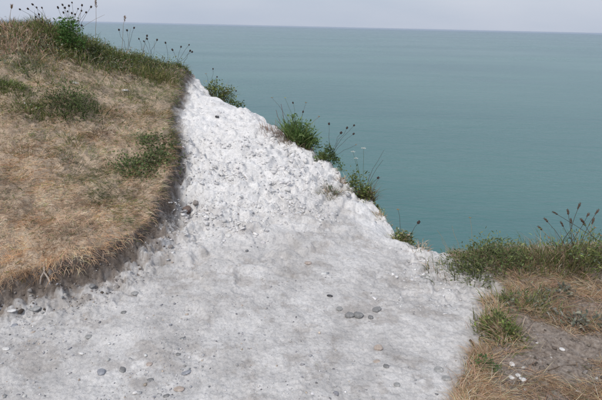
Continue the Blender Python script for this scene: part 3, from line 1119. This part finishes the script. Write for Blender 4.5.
b0 = ground(573, 266)
plant('tall_herb', 'tall bushy herb with brown spikes at the right border of the edge', 'herb', b0,
      [tuft(330, .5, .26, GREEN + BROWN[:1], (.003, .007), el=(45, 89), bend=(.1, .9), depth=.25, ground_base=b0),
       leafy(1150, .56, .26, GREEN + GREYG[:1], (.014, .036), clumps=46, depth=.3, ground_base=b0, ratio=.32),
       tuft(220, .5, .26, STRAW + BROWN, (.002, .005), depth=.3, ground_base=b0)],
      [(b0 + np.array([rng.normal(0, .12), rng.normal(0, .05), 0]), PD(u, v, 3.75 + rng.uniform(-.1, .1)), h, cc, .002)
       for (u, v, h, cc) in [(579, 206, SPIKE, STEM_D), (555, 213, SPIKE, STEM_D), (568, 212, SPIKE, STEM_D), (546, 220, SPIKE, STEM_D), (571, 221, SPIKE, STEM_D),
                             (588, 215, SPIKE, STEM_D), (597, 212, SPIKE, STEM_D), (577, 233, BUFF_HEAD, STEM_S), (551, 243, BUFF_HEAD, STEM_S), (595, 228, BUFF_HEAD, STEM_S),
                             (601, 236, BUFF_HEAD, STEM_D), (584, 246, BUFF_HEAD, STEM_S), (562, 224, SPIKE, STEM_D), (540, 228, SPIKE, STEM_S), (583, 222, SPIKE, STEM_D), (593, 221, SPIKE, STEM_S)]])

b0 = ground(541, 262)
plant('straw_tuft', 'yellow oat like straw tuft between the low bush and tall herb', 'tuft', b0,
      [tuft(240, .3, .15, STRAW, (.002, .005), ground_base=b0, depth=.2), tuft(300, .4, .14, GREEN + GREYG, (.003, .007), ground_base=b0, depth=.25)],
      [(b0 + np.array([rng.normal(0, .06), 0, 0]), PD(u, v, 3.6), BUFF_HEAD, STEM_S, .0016) for (u, v) in [(549, 238), (553, 247), (552, 254), (522, 245)]])

b0 = ground(500, 332)
plant('grass_clump', 'green grass clump hanging over the chalk hollow beside the soil', 'grass', b0,
      [tuft(240, .16, .10, GREEN + [(.20, .26, .11)], (.003, .007), ground_base=b0, off=(0, .02), depth=.22), leafy(520, .20, .06, GREEN, (.012, .026), clumps=16, depth=.28, ground_base=b0),
       tuft(160, .22, .09, STRAW + BROWN, (.002, .004), ground_base=b0, depth=.26)])
b0 = ground(522, 303)
plant('grass_clump', 'grey green grass clump on the soil just above the overhanging one', 'grass', b0,
      [tuft(260, .3, .12, GREYG + GREEN, (.003, .007), ground_base=b0), leafy(300, .3, .05, GREYG + GREEN, (.012, .026), clumps=12, ground_base=b0)])
b0 = ground(485, 368)
plant('grass_clump', 'small fresh green sprig in the rusty grass near the lower right', 'grass', b0,
      [tuft(70, .11, .06, GREEN, (.003, .006), ground_base=b0), leafy(150, .13, .04, [(.08, .13, .05)], (.01, .022), clumps=7, ground_base=b0)])
for (u, v, lab) in [(566, 318, 'grey leaved rosette left of its pair on the right hand soil'), (590, 324, 'grey leaved rosette nearest the right border of the picture'),
                    (560, 297, 'grey leaved rosette highest on the right hand soil')]:
    b0 = ground(u, v)
    plant('leaf_rosette', lab, 'rosette', b0, [leafy(130, .20, .035, [(.24, .25, .20), (.17, .19, .14), (.30, .29, .25)], (.015, .04), clumps=9, ground_base=b0, ratio=.45)])


# ------------------------------------------------------------------ stones
def ico(sub=0):
    t = (1 + 5 ** .5) / 2
    V = [(-1, t, 0), (1, t, 0), (-1, -t, 0), (1, -t, 0), (0, -1, t), (0, 1, t), (0, -1, -t), (0, 1, -t), (t, 0, -1), (t, 0, 1), (-t, 0, -1), (-t, 0, 1)]
    V = [np.array(v) / np.linalg.norm(v) for v in V]
    Fs = [(0, 11, 5), (0, 5, 1), (0, 1, 7), (0, 7, 10), (0, 10, 11), (1, 5, 9), (5, 11, 4), (11, 10, 2), (10, 7, 6), (7, 1, 8), (3, 9, 4), (3, 4, 2),
          (3, 2, 6), (3, 6, 8), (3, 8, 9), (4, 9, 5), (2, 4, 11), (6, 2, 10), (8, 6, 7), (9, 8, 1)]
    for _ in range(sub):
        mid = {}
        nf = []

        def m(a, b_):
            k = (min(a, b_), max(a, b_))
            if k not in mid:
                p = V[a] + V[b_]
                V.append(p / np.linalg.norm(p))
                mid[k] = len(V) - 1
            return mid[k]
        for a, b_, c in Fs:
            x, y, z = m(a, b_), m(b_, c), m(c, a)
            nf += [(a, x, z), (b_, y, x), (c, z, y), (x, y, z)]
        Fs = nf
    return np.array(V), np.array(Fs)


ICO0, ICO2 = ico(0), ico(2)


def stones(name, label, cat, P, size, cols, flat=.6, jag=.25, sink=.3):
    n = len(P)
    V0, F0 = ICO0
    m = len(V0)
    V = V0[None] * (1 + rng.normal(0, jag, (n, m, 1)))
    sc = np.stack([rng.uniform(.7, 1.3, n), rng.uniform(.6, 1.1, n), rng.uniform(.6, 1.2, n) * flat], 1) * np.asarray(size)[:, None]
    V = V * sc[:, None, :]
    a = rng.uniform(0, 6.3, n)
    ca, sa = np.cos(a)[:, None], np.sin(a)[:, None]
    V = np.stack([V[..., 0] * ca - V[..., 1] * sa, V[..., 0] * sa + V[..., 1] * ca, V[..., 2]], 2)
    V = V + (np.asarray(P) + np.stack([np.zeros(n), np.zeros(n), sc[:, 2] * (1 - 2 * sink)], 1))[:, None, :]
    loops = (F0.ravel()[None] + (np.arange(n) * m)[:, None]).ravel()
    k = len(F0) * n
    me = mesh_np(name, V.reshape(-1, 3), loops, np.arange(k) * 3, np.full(k, 3), col=np.repeat(np.asarray(cols), m, 0), smooth=(jag < .16))
    o = link(name, me, M_STONE)
    tag(o, label, cat, kind='stuff')
    return o


def scatter_stones():
    # chalk crumbs and lumps on the slope
    n = 24000
    x, y = sample(n, 44, 1.4, 7.0, .7)
    z, st, so, sl, rub = terrain(x, y)
    w = (.10 + .35 * rub + .9 * sstep(.10, .2, z) * sstep(.75, .5, z)) * (.3 + sstep(-.1, .4, fbm(x, y, 2.2, 4)))
    k = (st < -.06) & (so < -.02) & (sl > .0) & (rng.random(n) < w)
    x, y, z, rub = x[k], y[k], z[k], rub[k]
    n = len(x)
    s = np.clip(np.exp(rng.normal(-5.45, .55, n)), .002, .018) * (.6 + .7 * rub)
    stones('chalk_rubble', 'loose crumbs and lumps of white chalk on the slope', 'rubble', np.stack([x, y, z], 1), s,
           palette(n, [(.74, .735, .73), (.66, .65, .65), (.55, .54, .54)], None, .08, .008), .5, .24, .34)
    # flat broken flakes along the crumbling belt
    n = 56000
    x, y = sample(n, 40, 2.3, 6.6, .75)
    z, st, so, sl, rub = terrain(x, y)
    hcv = Hc(x, y)
    w = (1.1 * sstep(.10, .2, hcv) * sstep(.62, .42, hcv) + .05 * rub + .35 * np.exp(-((x - 1.0) ** 2 + (y - 2.9) ** 2) / .12)) * (.15 + 1.1 * sstep(-.05, .35, fbm(x, y * 1.5, 2.9, 4)))
    k = (st < -.07) & (so < -.02) & (sl > .0) & (rng.random(n) < w)
    x, y, z = x[k], y[k], z[k]
    n = len(x)
    s = np.clip(np.exp(rng.normal(-5.0, .5, n)), .004, .024)
    B = np.array([(a, b_, c) for c in (-1, 1) for a, b_ in ((-1, -1), (1, -1), (1, 1), (-1, 1))], float)
    V = B[None] * (1 + rng.normal(0, .28, (n, 8, 3)))
    V = V * np.stack([s * rng.uniform(.8, 1.5, n), s * rng.uniform(.5, .9, n), s * rng.uniform(.25, .6, n)], 1)[:, None]
    tx, ty, tz = rng.normal(.12, .3, n), rng.normal(0, .25, n), rng.normal(-.25, .6, n)
    ctx, stx = np.cos(tx)[:, None], np.sin(tx)[:, None]
    V = np.stack([V[..., 0], V[..., 1] * ctx - V[..., 2] * stx, V[..., 1] * stx + V[..., 2] * ctx], 2)
    cty, sty = np.cos(ty)[:, None], np.sin(ty)[:, None]
    V = np.stack([V[..., 0] * cty + V[..., 2] * sty, V[..., 1], -V[..., 0] * sty + V[..., 2] * cty], 2)
    ctz, stz = np.cos(tz)[:, None], np.sin(tz)[:, None]
    V = np.stack([V[..., 0] * ctz - V[..., 1] * stz, V[..., 0] * stz + V[..., 1] * ctz, V[..., 2]], 2)
    V = V + np.stack([x, y, z - s * .16], 1)[:, None]
    Q = np.array([(3, 2, 1, 0), (4, 5, 6, 7), (0, 1, 5, 4), (1, 2, 6, 5), (2, 3, 7, 6), (3, 0, 4, 7)])
    me = mesh_np('chalk_flakes', V.reshape(-1, 3), (Q.ravel()[None] + (np.arange(n) * 8)[:, None]).ravel(), np.arange(n * 6) * 4, np.full(n * 6, 4),
                 col=np.repeat(palette(n, [(.76, .75, .745), (.70, .69, .69), (.60, .59, .59)], None, .06, .006), 8, 0))
    tag(link('chalk_flakes', me, M_STONE), 'flat broken flakes of chalk in the crumbling belt of the slope', 'rubble', kind='stuff')
    # small pebbles trodden into the path
    n = 26000
    x, y = sample(n, 46, 1.35, 4.2, .8)
    z, st, so, sl, rub = terrain(x, y)
    w = (.9 * sstep(.5, -1.2, x) + .12 + .5 * sstep(-.6, -.1, st)) * (1 - .8 * rub) * (.25 + .9 * sstep(-.2, .35, fbm(x, y, 2.6, 3)))
    k = (st < -.03) & (so < -.02) & (sl > .05) & (rng.random(n) < w * .8)
    x, y, z = x[k], y[k], z[k]
    n = len(x)
    s = np.clip(np.exp(rng.normal(-6.0, .62, n)), .0012, .015)
    stones('path_pebbles', 'small grey and tan flint pebbles trodden into the path', 'pebbles', np.stack([x, y, z], 1), s,
           palette(n, [(.30, .30, .32), (.38, .375, .38), (.20, .20, .21), (.48, .41, .34), (.56, .54, .52), (.42, .34, .28)], (3, 4, 1.2, 1, 3, .5), .15, .012), .55, .17, .42)
    # earth crumbs and bits of chalk on the soil and the bank face
    n = 16000
    x, y = sample(n, 50, 1.4, 5.5, .8)
    z, st, so, sl, rub = terrain(x, y)
    inb = (st > -.09 - .18 * sstep(3.9, 2.9, y)) & (st < -.01)
    k = ((so > -.02) & (sl > .0) & (rng.random(n) < .55)) | (inb & (rng.random(n) < .8))
    x, y, z = x[k], y[k], z[k]
    n = len(x)
    s = np.clip(np.exp(rng.normal(-5.4, .6, n)), .0018, .024)
    stones('earth_crumbs', 'crumbs of dark earth and chalk on the soil', 'earth', np.stack([x, y, z], 1), s,
           palette(n, [(.11, .09, .075), (.17, .145, .125), (.26, .235, .22), (.52, .50, .48)], (3, 3, 2, 1.0), .15, .015), .7, .22, .3)


scatter_stones()

STONE_MATS = {}


def one_stone(u, v, px, col, label, aspect=1.0, rot=0., high=.6, name='flint_stone', cat='stone', jag=.1, group=None):
    p = ground(u, v)
    d = np.linalg.norm(p - CAM)
    if (u < 200 and v > 285) or (u > 495 and v > 340):
        px *= .84
        high *= .8
    r = px * .53 * d / FPX
    V0, F0 = ICO2
    off = rng.uniform(0, 50, 3)
    nrm = pn(V0[:, 0] * 1.3 + off[0], V0[:, 1] * 1.3 + V0[:, 2] * 1.1 + off[1]) * 2.2 * jag + pn(V0[:, 0] * 3.1 + off[2], V0[:, 2] * 2.9 + V0[:, 1] + off[1]) * jag
    pl = rng.normal(0, 1, (11, 3))
    pl /= np.linalg.norm(pl, axis=1)[:, None]
    hh = rng.uniform(.62, .98, 11)
    cut = np.min(hh[None] / np.maximum(V0 @ pl.T, 1e-3), axis=1)        # chipped facets
    V = V0 * (.35 + .65 * np.minimum(cut, 1.05))[:, None] * (1.12 + nrm[:, None])
    V[:, 2] = np.clip(V[:, 2], -.75, .85)
    V = V * np.array([r * aspect ** .5, r / aspect ** .5, r * high])
    me = bpy.data.meshes.new(name)
    me.from_pydata(V.tolist(), [], F0.tolist())
    me.polygons.foreach_set('use_smooth', np.ones(len(F0), bool))
    key = tuple(col)
    if key not in STONE_MATS:
        STONE_MATS[key] = stone_material('stone_%d' % len(STONE_MATS), col)
    o = link(name, me, STONE_MATS[key], loc=(p[0], p[1], p[2] + r * high * .28))
    o.rotation_euler = (random.uniform(-.12, .12), random.uniform(-.12, .12), math.radians(rot))
    tag(o, label, cat, group)
    return o


G1, G2, G3, TAN, WHT, DRK, BLU, PNK = ((.25, .25, .25), (.33, .33, .325), (.22, .22, .22), (.45, .38, .33), (.68, .67, .655), (.07, .07, .075),
                                       (.30, .31, .34), (.44, .37, .33))
for args in [
    (350, 316, 7.5, G1, 'round grey flint, left one of the touching pair on the path', 1.2, 0, .7),
    (358.5, 316, 8.0, G1, 'round grey flint, right one of the touching pair on the path', 1.2, 20, .7),
    (339.5, 309, 5.5, G2, 'small pale grey flint just left of the touching pair', 1.1, 30, .55),
    (376.5, 310.5, 7.5, G1, 'elongated tilted grey flint right of the touching pair', 1.7, 40, .6),
    (370.5, 317.5, 4.2, G3, 'tiny dark flint between the touching pair and the elongated flint', 1.1, 0, .7),
    (378.5, 348.5, 7.0, TAN, 'tan stone standing alone below the group of grey flints', 1.2, 10, .65),
    (377, 361.5, 5, TAN, 'flat tan flake below the lone tan stone', 1.6, 5, .25),
    (330, 296, 4, DRK, 'small black flint chip above the group of grey flints', 1.7, -20, .4),
    (186, 373, 9, BLU, 'largest bluish grey pebble set in the path at the lower left', 1.2, 20, .3),
    (179, 389.5, 9, TAN, 'largest flat tan pebble at the bottom of the path', 1.3, 0, .25),
    (150, 380, 5.5, G3, 'dark green grey pebble between the tan and bluish pebbles', 1.3, 10, .5),
    (149, 364.5, 5.5, PNK, 'pinkish pebble above the dark green grey pebble', 1.2, 0, .5),
    (101, 372.5, 7.5, BLU, 'blue grey pebble left of the slanted dark pebble', 1.2, 0, .45),
    (122.5, 370, 7, G3, 'slanted long dark pebble in the lower left path', 1.7, -50, .5),
    (166, 396, 5.5, G3, 'dark pebble on the bottom border beside the flat tan pebble', 1.2, 0, .5),
    (81.5, 353.5, 4.8, WHT, 'white chip slanting in the pebbly lower left path', 1.8, -30, .4),
    (135, 294, 6.5, G2, 'grey stone below the soil face of the bank', 1.2, 0, .6),
    (124, 312.5, 5, G3, 'dark flint pebble below the grey stone under the bank', 1.2, 0, .5),
    (92, 287, 6.5, G3, 'dark stone lodged at the foot of the bank face', 1.2, 0, .7),
    (12, 311, 5.5, WHT, 'white chalk chip near the left border under the overhanging grass', 1.5, 20, .5),
    (6, 349, 5.0, WHT, 'white chip at the left border in the pebbly path', 1.3, 0, .4),
    (35, 309, 8, G2, 'broad grey stone below the pale root', 1.5, 10, .4),
    (178, 354.5, 4.5, G3, 'dark round pebble above the bluish grey pebble', 1.1, 0, .5),
    (89, 337, 6.5, G2, 'mid grey pebble in the middle of the pebbly path', 1.1, 0, .4),
    (14, 326, 5.5, BLU, 'blue pebble near the left border below the white chip', 1.1, 0, .45),
    (386, 366.5, 5, G3, 'dark flat flint right of the tan flake', 1.2, 0, .4),
    (437, 370, 8, G2, 'flat grey stone near the rusty grass at the bottom right', 1.4, -10, .2),
    (446, 378.5, 7, G2, 'flat grey stone touching the rusty grass at the bottom', 1.4, -20, .25),
    (397, 385, 5, G2, 'grey pebble at the bottom centre right of the path', 1.1, 0, .4),
    (476, 349.5, 4, WHT, 'white chip beside the dark twig in the chalk hollow', 1.1, 0, .7),
    (523, 380.5, 6.5, WHT, 'largest white chalk lump on the dark soil', 1.2, 0, .7),
    (518, 375.5, 4.5, WHT, 'small white chalk lump touching the largest one on the soil', 1.2, 0, .7),
    (511, 378, 5.5, WHT, 'white chalk lump left of the largest one on the soil', 1.2, 0, .7),
    (512.5, 364.5, 5.5, WHT, 'white chalk lump on the soil above the cluster of three', 1.2, 0, .6),
    (562, 350, 4.5, WHT, 'small white chalk chip alone on the right hand soil', 1.1, 0, .6),
    (578, 392, 5, WHT, 'white chalk chip at the bottom right of the soil', 1.1, 0, .6),
    (526, 389.5, 4, WHT, 'white chalk chip below the largest lump on the soil', 1.1, 0, .6),
    (228, 236.5, 6, WHT, 'bright white chalk lump on the smooth lower slope', 1.2, 0, .7),
    (210, 236.5, 5.5, WHT, 'white chalk lump left of the brighter one on the lower slope', 1.3, 0, .6),
    (308, 263.5, 5.5, PNK, 'pinkish tan stone in the middle of the lower slope', 1.4, 0, .5),
    (217, 117.5, 3.5, DRK, 'single dark chip high on the white chalk ridge', 1.1, 0, .6),
    (187, 211, 8, (.20, .15, .13), 'brown stone in the hollow under the turf edge', .9, 20, .9),
    (196, 204, 6, (.30, .27, .25), 'grey brown stone right of the brown one in the hollow', .9, 0, .8),
    (75, 84, 5.5, (.62, .60, .60), 'pale stone lying in the dry grass above the dark low bush', 1.5, -20, .5),
    (125, 91, 4.5, (.60, .58, .56), 'pale stone in the dry grass right of the dark low bush', 1.5, -10, .5),
]:
    one_stone(*args)

# ------------------------------------------------------------------ root and twigs
def stick(name, label, pts, r0, r1, col, branches=()):
    base = np.asarray(pts[0], float)
    root = link(name, None, None, loc=base)
    tag(root, label, name)
    for k, path in enumerate([pts] + list(branches)):
        v, l, s, t, c = tube(np.asarray(path) - base, r0 if k == 0 else r0 * .7, r1, col, 7)
        link('wood' if k == 0 else 'branch', mesh_np(name, v, l, s, t, col=c, smooth=True), M_LEAF, root)


up_ = np.array([0, -.012, .012])
pa, pb = ground(45, 266), ground(45.5, 273) + up_
stick('root', 'forked pale root sticking out under the turf edge at left', [pa + np.array([0, .03, -.02]), pa + up_ * .6, pb], .0075, .006, (.52, .47, .42),
      [[pb, ground(42.5, 278) + up_, ground(41, 284) + up_ * .5], [pb, ground(49, 278) + up_, ground(51, 283) + up_ * .5]])
a, c = ground(470, 341), ground(474, 349)
stick('twig', 'short dark twig lying in the chalk hollow by the grass clump', [a + np.array([0, 0, .006]), (a + c) / 2 + np.array([.004, 0, .01]), c + np.array([0, 0, .006])], .006, .004, (.05, .04, .035))
a, c = ground(548, 372), ground(576, 366)
stick('twig', 'thin grey twig lying across the bare soil at lower right', [a + np.array([0, 0, .006]), (a + c) / 2 + np.array([0, .01, .010]), c + np.array([0, 0, .006])], .003, .002, (.22, .17, .13))
